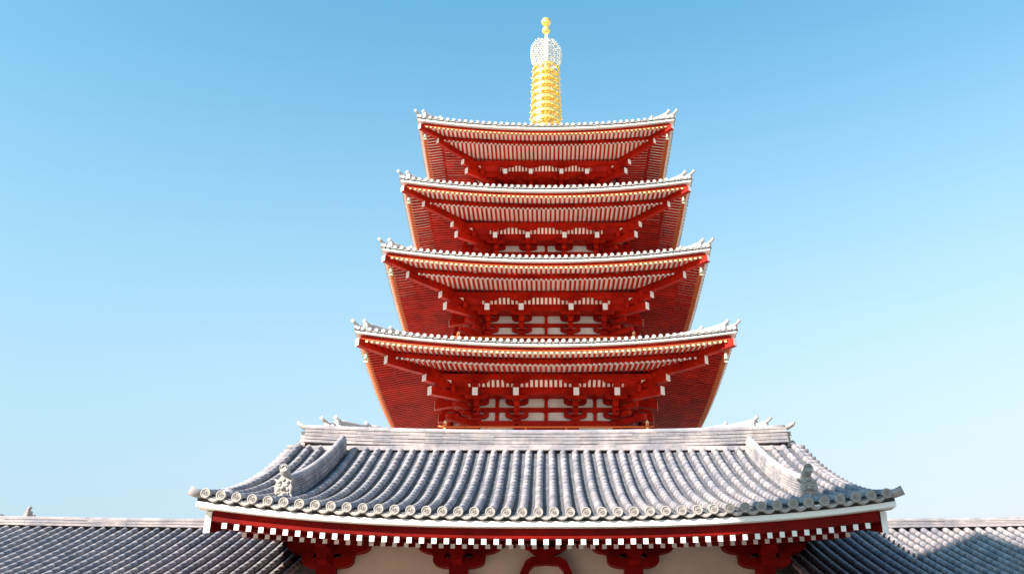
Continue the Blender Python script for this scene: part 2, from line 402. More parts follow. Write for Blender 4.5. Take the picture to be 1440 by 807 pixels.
        for i in range(-n, n + 1):
            t = (i + 0.5) * stp
            if abs(t) > b: continue
            w = 0.062 * u
            lt.hexa([(t - w, b, z0 + 0.0), (t + w, b, z0), (t + w, b - 0.02, z0), (t - w, b - 0.02, z0), (t - w, a + 0.03, z1), (t + w, a + 0.03, z1), (t + w, a, z1), (t - w, a, z1)], 1)
        for sg in (-1, 1):
            t0, t1 = sorted((sg * (c2 + 0.45 * u), sg * b))
            lt.hexa([(t0, b + 0.004, z0), (t1, b + 0.004, z0), (t1, b - 0.02, z0), (t0, b - 0.02, z0), (t0, a + 0.034, z1), (t1, a + 0.034, z1), (t1, a, z1), (t0, a, z1)], 1)
        a = smid - 0.12; z1 = zp - 0.60 * u; z0 = zp - 0.66 * u; b = sw + 0.02
        lt.hexa([(-a, a, z1), (a, a, z1), (b, b, z0), (-b, b, z0), (-a, a, z1 + 0.03), (a, a, z1 + 0.03), (b, b, z0 + 0.03), (-b, b, z0 + 0.03)], 1)
    pl.build('purlin', M_RED, wo); lt.build('lattice_ceiling', [M_SOFFIT, M_RED], wo)
    # ---------- brackets
    def stack(mb, t, w=0.15):
        # members running outwards at column t
        z = lambda d: zp + d * u
        mb.box(t - 0.24 * u, t + 0.24 * u, sw - 0.1, sw + 0.28 * u, z(-2.04) + 0.002, z(-1.86))
        mb.box(t - w * u, t + w * u, sw - 0.1, sw + 0.62 * u, z(-1.86) + 0.002, z(-1.60))
        mb.box(t - 0.19 * u, t + 0.19 * u, sw + 0.36 * u, sw + 0.68 * u, z(-1.60) + 0.002, z(-1.45))
        mb.box(t - w * u, t + w * u, sw - 0.1, sw + 0.98 * u, z(-1.45) + 0.002, z(-1.20))
        mb.box(t - 0.19 * u, t + 0.19 * u, sw + 0.70 * u, sw + 1.03 * u, z(-1.20) + 0.002, z(-1.125))
        # tail rafter poking out, white end added by the caller
        mb.box(t - 0.19 * u, t + 0.19 * u, sp - 0.20 * u, sp + 0.16 * u, z(-0.88) + 0.002, z(-0.70))
        mb.box(t - w * u, t + w * u, smid, sp + 0.14 * u, z(-0.70) + 0.002, z(-0.46))
        mb.prism([(t + x, zz) for x, zz in boat(0.74 * u, z(-0.50), z(-0.282), r=0.34 * u)], sp + 0.14 * u, sp - 0.12 * u)
        for dx in (-0.5, 0, 0.5): mb.box(t + (dx - 0.11) * u, t + (dx + 0.11) * u, sp - 0.1 * u, sp + 0.16 * u, z(-0.34), z(-0.285) )
        mb.prism([(t + x, zz) for x, zz in boat(0.66 * u, z(-1.12), z(-0.92))], smid + 0.13 * u, smid - 0.10 * u)
        for dx in (-0.52, 0, 0.52): mb.box(t + (dx - 0.12) * u, t + (dx + 0.12) * u, smid - 0.11 * u, smid + 0.14 * u, z(-0.92) + 0.001, z(-0.872))
        for zz0 in (-1.90, -1.10):
            mb.prism([(t + x, zz) for x, zz in boat(0.66 * u, z(zz0), z(zz0 + 0.26))], sw + 0.16 * u, sw - 0.02)
            for dx in (-0.53, 0, 0.53):
                mb.box(t + (dx - 0.13) * u, t + (dx + 0.13) * u, sw, sw + 0.17 * u, z(zz0 + 0.26) + 0.001, z(zz0 + 0.42))
    tail = lambda s: zp - 0.88 * u + (sp + 0.25 * u - s) * 0.16
    for q in range(4):
        for t in (-c1, c1):
            b = MB(rot(q)); stack(b, t)
            s0, s1 = sw, sp + 0.30 * u; w = 0.15 * u; h = 0.44 * u
            b.hexa([(t - w, s1, tail(s1) - h), (t + w, s1, tail(s1) - h), (t + w, s0, tail(s0) - h), (t - w, s0, tail(s0) - h),
                    (t - w, s1, tail(s1)), (t + w, s1, tail(s1)), (t + w, s0, tail(s0)), (t - w, s0, tail(s0))])
            bo = b.build('bracket', M_RED, pagoda)
            en = MB(rot(q)); en.box(t - w - 0.003, t + w + 0.003, s1 - 0.001, s1 + 0.012, tail(s1) - h - 0.003, tail(s1) + 0.003); en.build('arm_end', M_WHITE, bo)
    for q in range(4):        # corner brackets: two wall directions and the diagonal
        b = MB(rot(q)); stack(b, -c2)
        w = 0.15 * u; s0, s1 = sw, sp + 0.30 * u; h = 0.44 * u; t = -c2
        def tl(mb, t):
            mb.hexa([(t - w, s1, tail(s1) - h), (t + w, s1, tail(s1) - h), (t + w, s0, tail(s0) - h), (t - w, s0, tail(s0) - h),
                     (t - w, s1, tail(s1)), (t + w, s1, tail(s1)), (t + w, s0, tail(s0)), (t - w, s0, tail(s0))])
        tl(b, -c2)
        b.T = rot((q + 3) % 4); stack(b, c2); tl(b, c2)
        # diagonal members
        b.T = None
        x, y, _ = rot(q)(-1, 1, 0)
        def D(s, z): return (x * s, y * s, z)
        wd = 0.30 * u; s_lo = 0.640 * Wk; s_up = 0.670 * Wk
        b.beam(D(sw - 0.2, tail(sw) + 0.0), D(s_lo, zp - 0.86 * u), wd, 0.46 * u)
        b.beam(D(sw, zp - 0.25 * u), D(s_up, zp - 0.25 * u), wd, 0.38 * u)
        b.beam(D(sw, zp - 1.25 * u), D(sw + 1.15 * u, zp - 1.25 * u), wd * 0.9, 0.28 * u)
        b.beam(D(sw, zp - 1.62 * u), D(sw + 0.75 * u, zp - 1.62 * u), wd * 0.9, 0.26 * u)
        b.beam(D(sp - 0.25, zp - 0.02), D(sp + 0.02, zp - 0.02), 0.36 * u, 0.9 * u)
        # inner ornament beam leaning out of the corner
        b.beam(D(sw, zp - 2.05 * u), D(sw + 1.55 * u, zp - 1.5 * u - 0.6 * u), wd * 0.8, 0.34 * u)
        bo = b.build('bracket', M_RED, pagoda, label='corner bracket cluster with diagonal arms')
        dd = Vector((x, y, 0)).normalized() * 0.02
        for s, z, hh_ in ((s_lo, zp - 0.86 * u, 0.46 * u), (s_up, zp - 0.25 * u, 0.38 * u)):
            a = Vector(D(s, z)); en = MB(); en.beam(a - dd, a + dd, wd + 0.006, hh_ + 0.004); en.build('arm_end', M_WHITE, bo)
        s1 = sp + 0.30 * u
        en = MB(rot(q)); en.box(-c2 - w - 0.003, -c2 + w + 0.003, s1 - 0.001, s1 + 0.012, tail(s1) - h - 0.003, tail(s1) + 0.003); en.build('arm_end', M_WHITE, bo)
        en = MB(rot((q + 3) % 4)); en.box(c2 - w - 0.003, c2 + w + 0.003, s1 - 0.001, s1 + 0.012, tail(s1) - h - 0.003, tail(s1) + 0.003); en.build('arm_end', M_WHITE, bo)
    # ---------- balcony and railing
    if k >= 2:
        bs = sw + 1.5 * u
        bl = MB(); bl.box(-bs, bs, -bs, bs, zfloor - 0.14, zfloor); bl.build('balcony_floor', M_RED, wo)
        rs_ = 0.555 * Wk; zr = zp - 2.89 * u
        rl = MB()
        for q in range(4):
            rl.T = rot(q); dz_ = 0.004 * (q % 2)
            rl.tube([(-rs_ - 0.38, rs_, zr + dz_ + 0.05), (-rs_ - 0.1, rs_, zr + dz_), (rs_ + 0.1, rs_, zr + dz_), (rs_ + 0.38, rs_, zr + dz_ + 0.05)], 0.055, 8)
            rl.box(-rs_, rs_, rs_ - 0.04, rs_ + 0.04, zr - 0.28 + dz_, zr - 0.22 + dz_)
            rl.box(-rs_, rs_, rs_ - 0.04, rs_ + 0.04, zr - 0.56 + dz_, zr - 0.48 + dz_)
        ra = rl.build('railing', M_RAIL, pagoda)
        for q in range(4):
            n = 5
            for i in range(n):
                t = rs_ * (-1 + 2 * i / n)
                pm = MB(rot(q))
                pm.box(t - 0.05, t + 0.05, rs_ - 0.05, rs_ + 0.05, zfloor, zr - 0.02)
                if i == 0:
                    X, Y, _ = rot(q)(t, rs_, 0); pm.T = None
                    pm.lathe([(0.07, zr - 0.3), (0.07, zr + 0.08), (0.10, zr + 0.12), (0.05, zr + 0.16), (0.10, zr + 0.24), (0.09, zr + 0.30), (0.01, zr + 0.40)], (X, Y), 10, 1)
                pm.build('post', [M_RAIL, M_CREAM], ra)
for k in (1, 2, 3, 4, 5): storey(k)
fly_rest.build('flying_rafters', [M_RED, M_CREAM, M_ORANGE], pagoda, kind='stuff')
base_rest.build('base_rafters', [M_RED, M_WHITE], pagoda, kind='stuff')
# first storey body under the lowest roof and the base block
gb = MB(); gb.box(-6.4, 6.4, -6.4, 6.4, 4.8, 12.7); gb.build('lower_hall', M_PLASTER, pagoda)
gs = MB(); gs.box(-13, 13, -11, 13, 0, 4.8); gs.build('stone_base', M_STONE, pagoda)
# spire
zt5 = upper_z(5)
sp_ = MB(); sp_.box(-0.75, 0.75, -0.75, 0.75, zt5 - 0.4, zt5 + 0.55); sp_.box(-0.88, 0.88, -0.88, 0.88, zt5 + 0.55, zt5 + 0.68)
sp_.lathe([(0.72, zt5 + 0.68), (0.70, zt5 + 0.9), (0.5, zt5 + 1.15), (0.3, zt5 + 1.3), (0.75, zt5 + 1.5), (0.80, zt5 + 1.58), (0.16, zt5 + 1.6)], n=24)
sp_.lathe([(0.13, zt5 + 1.5), (0.12, 48.6), (0.10, 51.2), (0.07, 52.9)], n=12)
spo = sp_.build('spire', M_GOLD, pagoda)
for i in range(9):
    z = 43.45 + i * 0.605; R = 1.12 - 0.018 * i
    r = MB()
    n = 36
    for (ra_, rb_, za, zb_) in ((R, R - 0.10, -0.11, 0.11),):
        rings = []
        for rr, zz in ((ra_, za), (ra_ + 0.02, 0), (ra_, zb_), (rb_, zb_), (rb_, za)):
            rings.append([r.pt((rr * cos(2 * pi * a / n), rr * sin(2 * pi * a / n), z + zz)) for a in range(n)])
        for a, b in zip(rings, rings[1:] + rings[:1]):
            for j in range(n): r.face((a[j], a[(j + 1) % n], b[(j + 1) % n], b[j]), 0, False)
    # inner ring, hub and spokes
    for rr, hh_ in ((0.62, 0.05), (0.30, 0.14)):
        r.tube([(rr * cos(2 * pi * a / 20), rr * sin(2 * pi * a / 20), z) for a in range(21)], hh_ * 0.8, 6)
    for a in range(8):
        c, s = cos(pi * a / 4 + pi / 8), sin(pi * a / 4 + pi / 8)
        r.beam((c * 0.12, s * 0.12, z + 0.05), (c * (R - 0.05), s * (R - 0.05), z + 0.05), 0.12, 0.09)
    for a in range(16):      # tiny bells along the rim
        c, s = cos(pi * a / 8), sin(pi * a / 8)
        r.lathe([(0.015, z - 0.09), (0.022, z - 0.14), (0.035, z - 0.21)], (c * (R + 0.05), s * (R + 0.05)), 6)
    r.build('ring', M_GOLD, spo)
def flame_w(v): return 1.04 * (0.86 + 0.14 * sin(pi * min(1, v * 1.2))) * (1 if v < 0.60 else sqrt(max(0, 1 - ((v - 0.60) / 0.44) ** 2)))
for a in range(4):
    c, s = cos(pi * a / 2 + radians(6)), sin(pi * a / 2 + radians(6))
    r = MB(); rnd = random.Random(a)
    z0, z1 = 48.65, 51.25; d = 0.215; rows = int((z1 - z0) / (d * 0.86))
    for i in range(rows):
        v = (i + 0.5) / rows; wmax = flame_w(v); zz = z0 + (z1 - z0) * v
        n = int(wmax / d) + 1
        for j in range(n):
            x = 0.16 + d * (j + (0.5 if i % 2 else 0)); 
            if x > wmax + 0.04: continue
            rr = 0.082 + rnd.uniform(-0.012, 0.012); ph = rnd.uniform(0, 6.28); m = 9
            path = []
            for b in range(m + 1):
                th = ph + 2 * pi * b / m * 0.86; q = rr * (0.75 + 0.35 * b / m)
                path.append(((x + q * cos(th)) * c, (x + q * cos(th)) * s, zz + q * sin(th) * 1.1))
            r.tube(path, 0.026, 5, smooth=True)
        # flame tongue at the edge
        x = wmax + 0.05
        path = [((x - 0.1) * c, (x - 0.1) * s, zz - 0.05), ((x + 0.04) * c, (x + 0.04) * s, zz), ((x + 0.05 + 0.02) * c, (x + 0.07) * s, zz + 0.13)]
        r.tube(path, 0.03, 5, rs=[0.035, 0.03, 0.008])
    r.tube([(0.10 * c, 0.10 * s, z0), (0.10 * c, 0.10 * s, z1)], 0.03, 6)
    r.build('flame_fin', M_GOLDL, spo)
for zc_, rr in ((52.0, 0.31), (52.82, 0.36)):
    r = MB(); n = 10
    prof = [(rr * sin(pi * i / n) + 0.005, zc_ - rr * cos(pi * i / n)) for i in range(n + 1)]
    if rr > 0.33: prof = prof[:-2] + [(0.08, zc_ + rr * 1.05), (0.01, zc_ + rr * 1.35)]
    r.lathe(prof, n=20); r.build('jewel', M_GOLD, spo)

# wind bells hanging from the roof corners
def make_bell():
    t = thing('wind_bell', 'bell', 'bell', (0, 0, 0))
    m = MB(); m.lathe([(0.02, 0.46), (0.07, 0.44), (0.11, 0.36), (0.13, 0.2), (0.16, 0.04), (0.19, 0.0), (0.16, -0.004), (0.11, 0.06), (0.02, 0.3)], n=14); m.build('bell_body', M_BRONZE, t)
    m = MB(); m.tube([(0, 0, 0.45), (0, 0, 0.75)], 0.02, 6); m.build('hanger', M_DARK, t)
    m = MB(); m.tube([(0, 0, 0.2), (0, 0, -0.14)], 0.012, 6); m.box(-0.15, 0.15, -0.01, 0.01, -0.24, -0.13); m.build('clapper_plate', M_BRONZE, t)
    return t
bell0 = make_bell()
names = {1: 'lowest', 2: 'second', 3: 'third', 4: 'fourth', 5: 'topmost'}
first = True
for k in (2, 3, 4, 5):
    Wk, zc, dz, U, *_ = ROOFS[k]; u = Wk / 10
    for sx, side in ((-1, 'left'), (1, 'right')):
        if first: o = bell0; first = False
        else:
            o = bell0.copy(); COL.objects.link(o)
            for ch in bell0.children:
                c = ch.copy(); COL.objects.link(c); c.parent = o
        s = 0.945 * Wk
        o.location = (sx * s, PY - s, zc - 0.25 * u - 0.40 * u + U * 0.945 ** 3 - 0.60 * u + 0.08)
        o.scale = (u * 0.74,) * 3
        o['label'] = 'bronze wind bell under the %s front corner of the %s' % (side, {2: 'lowest of the four visible roofs', 3: 'third roof down', 4: 'second roof down', 5: 'topmost roof'}[k])
        o['group'] = 'wind bells under the pagoda corners'

# ------------------------------------------------------------------ tiled slopes for gate and corridors
def tiled_slope(ribs, pans, disc, xs, zf, R, sg, rad=0.084, seg=0.30, pseg=0.15, lo=0.0):
    """ribs at xs; r = distance in from the eave; y = sg*(R-r)"""
    def P(x, r, h=0.0): return (x, sg * (R - r), zf(x, r) + h)
    NA = 9
    for x in xs:
        r = -0.04; wob = random.uniform(0, 6.28); wa = random.uniform(0.003, 0.009)
        while r < R - 0.02:
            r2 = min(r + seg, R)
            ra_, rb_ = rad * 1.015 * random.uniform(0.993, 1.007), rad * 0.997
            dx = random.uniform(-0.003, 0.003) + wa * sin(wob + r * 0.9) * min(1, max(0, r)); dzv = random.uniform(-0.001, 0.002)
            rg = []
            for rr, q in ((r, ra_), (r2 + 0.01, rb_)):
                rg.append([ribs.pt((x + dx - q * cos(pi * (a / (NA - 1))), sg * (R - rr), zf(x, rr) + dzv + q * sin(pi * (a / (NA - 1))) * 1.18 - 0.006)) for a in range(NA)])
            for a in range(NA - 1):
                idx = (rg[0][a + 1], rg[0][a], rg[1][a], rg[1][a + 1]); ribs.face(idx if sg < 0 else idx[::-1], 0, True)
            ribs.face(rg[0] if sg > 0 else rg[0][::-1], 0)
            r = r2
    for x0, x1 in zip(xs, xs[1:]):
        r = -0.03; 
        while r < R - 0.01:
            r2 = min(r + pseg, R); jit = random.uniform(-0.003, 0.004)
            C_ = [0, 0.25, 0.5, 0.75, 1.0]
            low = [pans.pt((x0 + (x1 - x0) * c, sg * (R - r), zf(x0 + (x1 - x0) * c, r) - 0.004 - 0.055 * sin(pi * c) + 0.022 + jit)) for c in C_]
            lw2 = [pans.pt((x0 + (x1 - x0) * c, sg * (R - r), zf(x0 + (x1 - x0) * c, r) - 0.004 - 0.055 * sin(pi * c) - 0.004 + jit)) for c in C_]
            up = [pans.pt((x0 + (x1 - x0) * c, sg * (R - r2 - 0.004), zf(x0 + (x1 - x0) * c, r2) - 0.004 - 0.055 * sin(pi * c) + jit)) for c in C_]
            for a in range(4):
                i1 = (low[a], low[a + 1], up[a + 1], up[a]); i2 = (lw2[a], lw2[a + 1], low[a + 1], low[a])
                pans.face(i1 if sg < 0 else i1[::-1], 0); pans.face(i2 if sg < 0 else i2[::-1], 0)
            r = r2
    if disc is None: return
    n = 16
    for x in xs:
        y = sg * (R + 0.075); z = zf(x, 0); q = rad * 1.10
        def ring(rr, yy): return [disc.pt((x + rr * cos(2 * pi * a / n), yy, z + rr * sin(2 * pi * a / n))) for a in range(n)]
        rs = [ring(q, sg * (R - 0.02)), ring(q, y), ring(q * 0.80, y), ring(q * 0.77, y - sg * 0.014), ring(q * 0.56, y - sg * 0.014), ring(q * 0.53, y - sg * 0.004), ring(q * 0.45, y - sg * 0.004), ring(q * 0.42, y - sg * 0.014)]
        for a, b in zip(rs, rs[1:]):
            for j in range(n): 
                f = (a[j], a[(j + 1) % n], b[(j + 1) % n], b[j]); disc.face(f, 0)
        disc.face(rs[-1], 0)
        for a in range(3):    # three-comma swirl
            th = 2 * pi * a / 3 + 0.5
            pts = []
            for b in range(5):
                t2 = th + b * 0.32; r_ = q * (0.16 + 0.05 * b)
                pts.append((x + r_ * cos(t2), y - sg * 0.006, z + r_ * sin(t2)))
            disc.tube(pts, 0.01, 5, rs=[0.014, 0.012, 0.009, 0.006, 0.003])
    for x0, x1 in zip(xs, xs[1:]):
        m = 8; up = []; low = []
        for a in range(m + 1):
            c = a / m; x = x0 + (x1 - x0) * c; z = zf(x, 0) + 0.0 - 0.075 * sin(pi * c) - 0.004
            up.append((x, z)); low.append((x, z - 0.045 - 0.02 * sin(pi * c)))
        yf = sg * (R + 0.045); yb = sg * (R - 0.05)
        for a in range(m):
            A = [(low[a][0], yf, low[a][1]), (low[a + 1][0], yf, low[a + 1][1]), (up[a + 1][0], yf, up[a + 1][1]), (up[a][0], yf, up[a][1])]
            B = [(p[0], yb, p[2]) for p in A]
            disc.poly(A if sg < 0 else A[::-1]); disc.poly([A[3], A[2], B[2], B[3]]); disc.poly([A[1], A[0], B[0], B[1]])
        # raised lip on the crescent
        disc.tube([(low[a][0], yf, low[a][1] + 0.008) for a in range(m + 1)], 0.009, 4, smooth=False)

# ------------------------------------------------------------------ GATE
GY = 25.1; GR = 6.5; GX = 6.43
gate = thing('temple_gate', 'vermilion temple gate with a wide grey tiled gable roof in front of the pagoda', 'gate', (0, GY, 0))
def gz(x, r):
    a = min(abs(x) / GX, 1.05); q = r / GR
    return 6.17 + 0.302 * r + 0.0305 * r * r + 0.36 * a ** 2.5 * max(0, 1 - q) ** 1.6 + 0.15 * a * a * q
ribs = MB(); pans = MB(); disc = MB()
xs = [-GX + 2 * GX * i / 43 for i in range(44)]
tiled_slope(ribs, pans, disc, xs, gz, GR, -1)
tiled_slope(ribs, pans, disc, xs, gz, GR, 1, pseg=0.3)
groof = ribs.build('roof', M_TILE, gate)
pans.build('pan_tiles', M_PAN, groof); disc.build('eave_tiles', M_EAVE, groof)
# verge: cross tiles along the gable edges, corner horn and boss
for sx in (-1, 1):
    vm = MB()
    for sg in (-1, 1):
        r = 0.45
        while r < GR - 0.15:
            z = gz(GX, r) - 0.02
            vm.tube([(sx * (GX - 0.02), sg * (GR - r), z + 0.03), (sx * (GX + 0.24), sg * (GR - r), z - 0.0)], 0.082, 10, rs=[0.075, 0.085])
            vm.box(*sorted((sx * (GX + 0.0), sx * (GX + 0.20))), *sorted((sg * (GR - r - 0.13), sg * (GR - r - 0.25))), z - 0.13, z - 0.07)
            r += 0.29
        # corner
        z = gz(GX, 0)
        vm.tube([(sx * (GX - 0.05), sg * (GR - 0.12), z + 0.02), (sx * (GX + 0.17), sg * (GR + 0.0), z + 0.01), (sx * (GX + 0.31), sg * (GR + 0.06), z + 0.06)], 0.09, 12, rs=[0.085, 0.085, 0.095])
        vm.lathe([(0.17, z - 0.02), (0.165, z + 0.08), (0.12, z + 0.16), (0.05, z + 0.20), (0.005, z + 0.21)], (sx * (GX - 0.28), sg * (GR - 0.42)), 16)
    vm.build('verge_tiles', M_TILE, groof)
# layered ridge builder
def layered_ridge(mb, pts, wid, hgt, layers, cap_r, end_pad=0.0):
    """pts: base centre line; stacked thin tiles with a round cap"""
    pts = [Vector(p) for p in pts]
    for L in range(layers):
        z0 = hgt * L / layers; z1 = hgt * (L + 1) / layers
        w = wid * (1.0 if L % 2 == 0 else 0.93) * (1 - 0.18 * L / layers)
        if L == 0: w = wid * 1.08
        for a, b in zip(pts, pts[1:]):
            n = max(1, int((b - a).length / 0.9))
            for i in range(n):
                p = a.lerp(b, i / n); q = a.lerp(b, (i + 1) / n)
                if (L % 2): pass
                jw = random.uniform(-0.008, 0.008); jz = random.uniform(-0.003, 0.003)
                gap = (q - p).normalized() * 0.001
                mb.beam(p + gap + Vector((0, 0, z1 + jz)), q - gap + Vector((0, 0, z1 + jz)), w + jw, (z1 - z0) * 0.80)
    mb.tube([p + Vector((0, 0, hgt + cap_r * 0.3)) for p in pts], cap_r, 12)
mr = MB(); N = 28
pts = [(-6.28 + 12.56 * i / N, 0, gz(6.28 * (-1 + 2 * i / N), GR) - 0.03) for i in range(N + 1)]
layered_ridge(mr, pts, 0.52, 0.43, 9, 0.10)
for sgn in (-1, 1): mr.beam((-6.2, sgn * 0.18, gz(0, GR) + 0.02), (6.2, sgn * 0.18, gz(0, GR) + 0.02), 0.2, 0.12)
mro = mr.build('main_ridge', M_TILE, gate)
def ogre(mb, sc=1.0):
    """carved ridge-end face in local coords: faces -Y, base z=0"""
    body = [(-0.20, 0), (-0.24, 0.06), (-0.19, 0.14), (-0.21, 0.30), (-0.17, 0.40), (-0.26, 0.50), (-0.14, 0.46), (-0.08, 0.54), (0, 0.58),
            (0.08, 0.54), (0.14, 0.46), (0.26, 0.50), (0.17, 0.40), (0.21, 0.30), (0.19, 0.14), (0.24, 0.06), (0.20, 0)]
    mb.prism([(x * sc, z * sc) for x, z in body], -0.05 * sc, 0.10 * sc)
    def blob(x, z, r, y=-0.05, d=0.6):
        n = 5; rings = [[mb.pt(((x + r * cos(2 * pi * a / 9) * cos(pi / 2 * i / n)) * sc, (y - r * d * sin(pi / 2 * i / n)) * sc, (z + r * sin(2 * pi * a / 9) * cos(pi / 2 * i / n)) * sc)) for a in range(9)] for i in range(n)]
        for a, b in zip(rings, rings[1:]):
            for j in range(9): mb.face((a[j], a[(j + 1) % 9], b[(j + 1) % 9], b[j]), 0, True)
        mb.face(rings[-1], 0)
    blob(0, 0.25, 0.065, d=1.3); blob(-0.085, 0.33, 0.045); blob(0.085, 0.33, 0.045)
    blob(-0.10, 0.40, 0.05, d=.9); blob(0.10, 0.40, 0.05, d=.9); blob(-0.11, 0.22, 0.05); blob(0.11, 0.22, 0.05); blob(0, 0.46, 0.05, d=0.8)
    blob(-0.06, 0.15, 0.03, d=1.2); blob(0.06, 0.15, 0.03, d=1.2); blob(0, 0.08, 0.06)
    mb.box(-0.12 * sc, 0.12 * sc, -0.075 * sc, -0.05 * sc, 0.12 * sc, 0.145 * sc)
    mb.box(-0.15 * sc, -0.13 * sc, -0.075 * sc, -0.05 * sc, 0.02 * sc, 0.16 * sc); mb.box(0.13 * sc, 0.15 * sc, -0.075 * sc, -0.05 * sc, 0.02 * sc, 0.16 * sc)
for sx in (-1, 1):
    o = MB(); z = gz(6.3, GR)
    def RT(x, y, z_, sx=sx, z=z): return (sx * (6.34 - y), x * -sx, z_ + z - 0.12)
    o.T = RT; ogre(o, 0.8)
    o.T = None
    o.tube([(sx * 6.1, 0, z + 0.44), (sx * 6.36, 0, z + 0.46), (sx * 6.50, 0, z + 0.54), (sx * 6.56, 0, z + 0.62)], 0.07, 10, rs=[0.06, 0.065, 0.055, 0.03])
    o.build('ridge_end_tile', M_EAVE, mro)
# descending ridges on each slope
for sx in (-1, 1):
    for sg in (-1, 1):
        d = MB(); N = 16
        X = 5.22
        pts = [(sx * (X + 0.10 * (1 - i / N)), sg * (GR - (1.32 + (6.0 - 1.32) * i / N)), gz(X, 1.32 + (6.0 - 1.32) * i / N) + 0.03) for i in range(N + 1)]
        layered_ridge(d, pts, 0.26, 0.33, 6, 0.085)
        do = d.build('descending_ridge', M_TILE, gate)
        o = MB(); z = gz(X, 1.3)
        o.T = (lambda x, y, z_, sx=sx, sg=sg, z=z: (sx * (X + 0.11) + (x if sg < 0 else -x), sg * (GR - 1.28) - sg * y, z_ + z - 0.02))
        ogre(o, 0.84)
        o.T = None
        yb = sg * (GR - 1.5)
        yt = yb + sg * 0.40; zt_ = z + 0.575; xc = sx * (X + 0.1)
        o.tube([(xc, yb - sg * 0.1, z + 0.42), (xc, yb + sg * 0.15, z + 0.49), (xc, yt, zt_)], 0.09, 14, rs=[0.10, 0.10, 0.09])
        for r0_, r1_ in ((0.085, 0.066), (0.048, 0.038)):
            o.tube([(xc + r0_ * 0.93 * cos(2 * pi * a / 16), yt + sg * 0.008, zt_ + r0_ * 0.93 * sin(2 * pi * a / 16)) for a in range(17)], 0.011, 5)
        o.build('ridge_end_tile', M_EAVE, do)
# eave carpentry: white board, red fascia, rafters
for sg in (-1, 1):
    w = MB(); f = MB(); s = MB(); N = 44
    EX = 6.60
    for i in range(N):
        x0 = -EX + 2 * EX * i / N; x1 = -EX + 2 * EX * (i + 1) / N
        a0 = gz(x0, 0) - 6.17; a1 = gz(x1, 0) - 6.17
        def H(mb, y0, y1, zb_, zt_, k0=1.0, mi=0):
            ya, yb2 = sg * (GR - y0), sg * (GR - y1)
            P = [(x0, ya, zb_ + a0 * k0), (x1, ya, zb_ + a1 * k0), (x1, yb2, zb_ + a1 * k0), (x0, yb2, zb_ + a0 * k0)]
            P += [(p[0], p[1], q) for p, q in zip(P, (zt_ + a0 * k0, zt_ + a1 * k0, zt_ + a1 * k0, zt_ + a0 * k0))]
            mb.hexa(P, mi)
        H(w, 0.012, 0.32, 5.918, 6.014)
        H(s, 0.05, 0.30, 6.017, 6.09)                    # tile bedding strip, gap shade put into its dark colour
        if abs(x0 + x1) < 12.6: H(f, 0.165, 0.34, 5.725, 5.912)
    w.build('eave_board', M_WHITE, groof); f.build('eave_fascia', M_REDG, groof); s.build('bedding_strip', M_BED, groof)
# roof boarding (underside)
ub = MB()
for sg in (-1, 1):
    for ra_, rb_ in ((0.16, 0.8), (0.8, 1.49), (1.52, 2.4), (2.4, 3.3), (3.3, 5.0), (5.0, 6.5)):
        for j in range(12):
            xa = -6.3 + 12.6 * j / 12; xb = -6.3 + 12.6 * (j + 1) / 12
            zz = lambda x, r: (5.728 + 0.222 * (r - 0.17) if r < 1.5 else 5.925 + 0.23 * (r - 1.55)) + (gz(x, 0) - 6.17) * max(0, 1 - r / 6.5)
            lo = [(xa, sg * (GR - ra_), zz(xa, ra_)), (xb, sg * (GR - ra_), zz(xb, ra_)), (xb, sg * (GR - rb_), zz(xb, rb_)), (xa, sg * (GR - rb_), zz(xa, rb_))]
            ub.hexa(lo + [(x, y, z + 0.03) for x, y, z in lo])
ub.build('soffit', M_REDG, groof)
NRF = 53
for i in range(NRF):
    x = -6.06 + 12.12 * i / (NRF - 1)
    lf = gz(x, 0) - 6.17
    for nm, ya, yb2, za, zb_, w_, h_ in (('flying_rafter', 0.17, 1.6, 5.722, 6.035, 0.047, 0.108), ('base_rafter', 1.50, 3.3, 5.92, 6.33, 0.046, 0.105)):
        m = MB(); xx = x; lr = lf * (1 - yb2 / 6.5); lq = lf * (1 - ya / 6.5)
        P = [(xx - w_, -(GR - ya), za - h_ + lq), (xx + w_, -(GR - ya), za - h_ + lq), (xx + w_, -(GR - yb2), zb_ - h_ + lr), (xx - w_, -(GR - yb2), zb_ - h_ + lr)]
        P += [(xx - w_, -(GR - ya), za + lq - 0.002), (xx + w_, -(GR - ya), za + lq - 0.002), (xx + w_, -(GR - yb2), zb_ + lr), (xx - w_, -(GR - yb2), zb_ + lr)]
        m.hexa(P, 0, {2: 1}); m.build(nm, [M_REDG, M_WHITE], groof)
# rear eave rafters, one mesh of small members behind the gate
rr_ = MB()
for i in range(NRF):
    x = -6.06 + 12.12 * i / (NRF - 1); lf = gz(x, 0) - 6.17
    rr_.beam((x, GR - 0.34, 5.80 + lf), (x, GR - 3.2, 6.2 + lf), 0.1, 0.12, 0, None, 1)
rr_.build('rear_rafters', [M_REDG, M_WHITE], groof, kind='stuff')
# bargeboards at the gable ends, white lower ends
for sx in (-1, 1):
    bm_ = MB()
    for sg in (-1, 1):
        N = 12
        for i in range(N):
            ra_ = 0.22 + (GR - 0.22) * i / N; rb_ = 0.22 + (GR - 0.22) * (i + 1) / N
            def zz(r): return gz(6.4, r) - 0.33 - 0.0 * r
            bm_.beam((sx * 6.40, sg * (GR - rb_), zz(rb_)), (sx * 6.40, sg * (GR - ra_), zz(ra_)), 0.12, 0.40, 0, 1 if i == 0 else 0)
    bm_.build('bargeboard', [M_REDG, M_WHITE], groof)
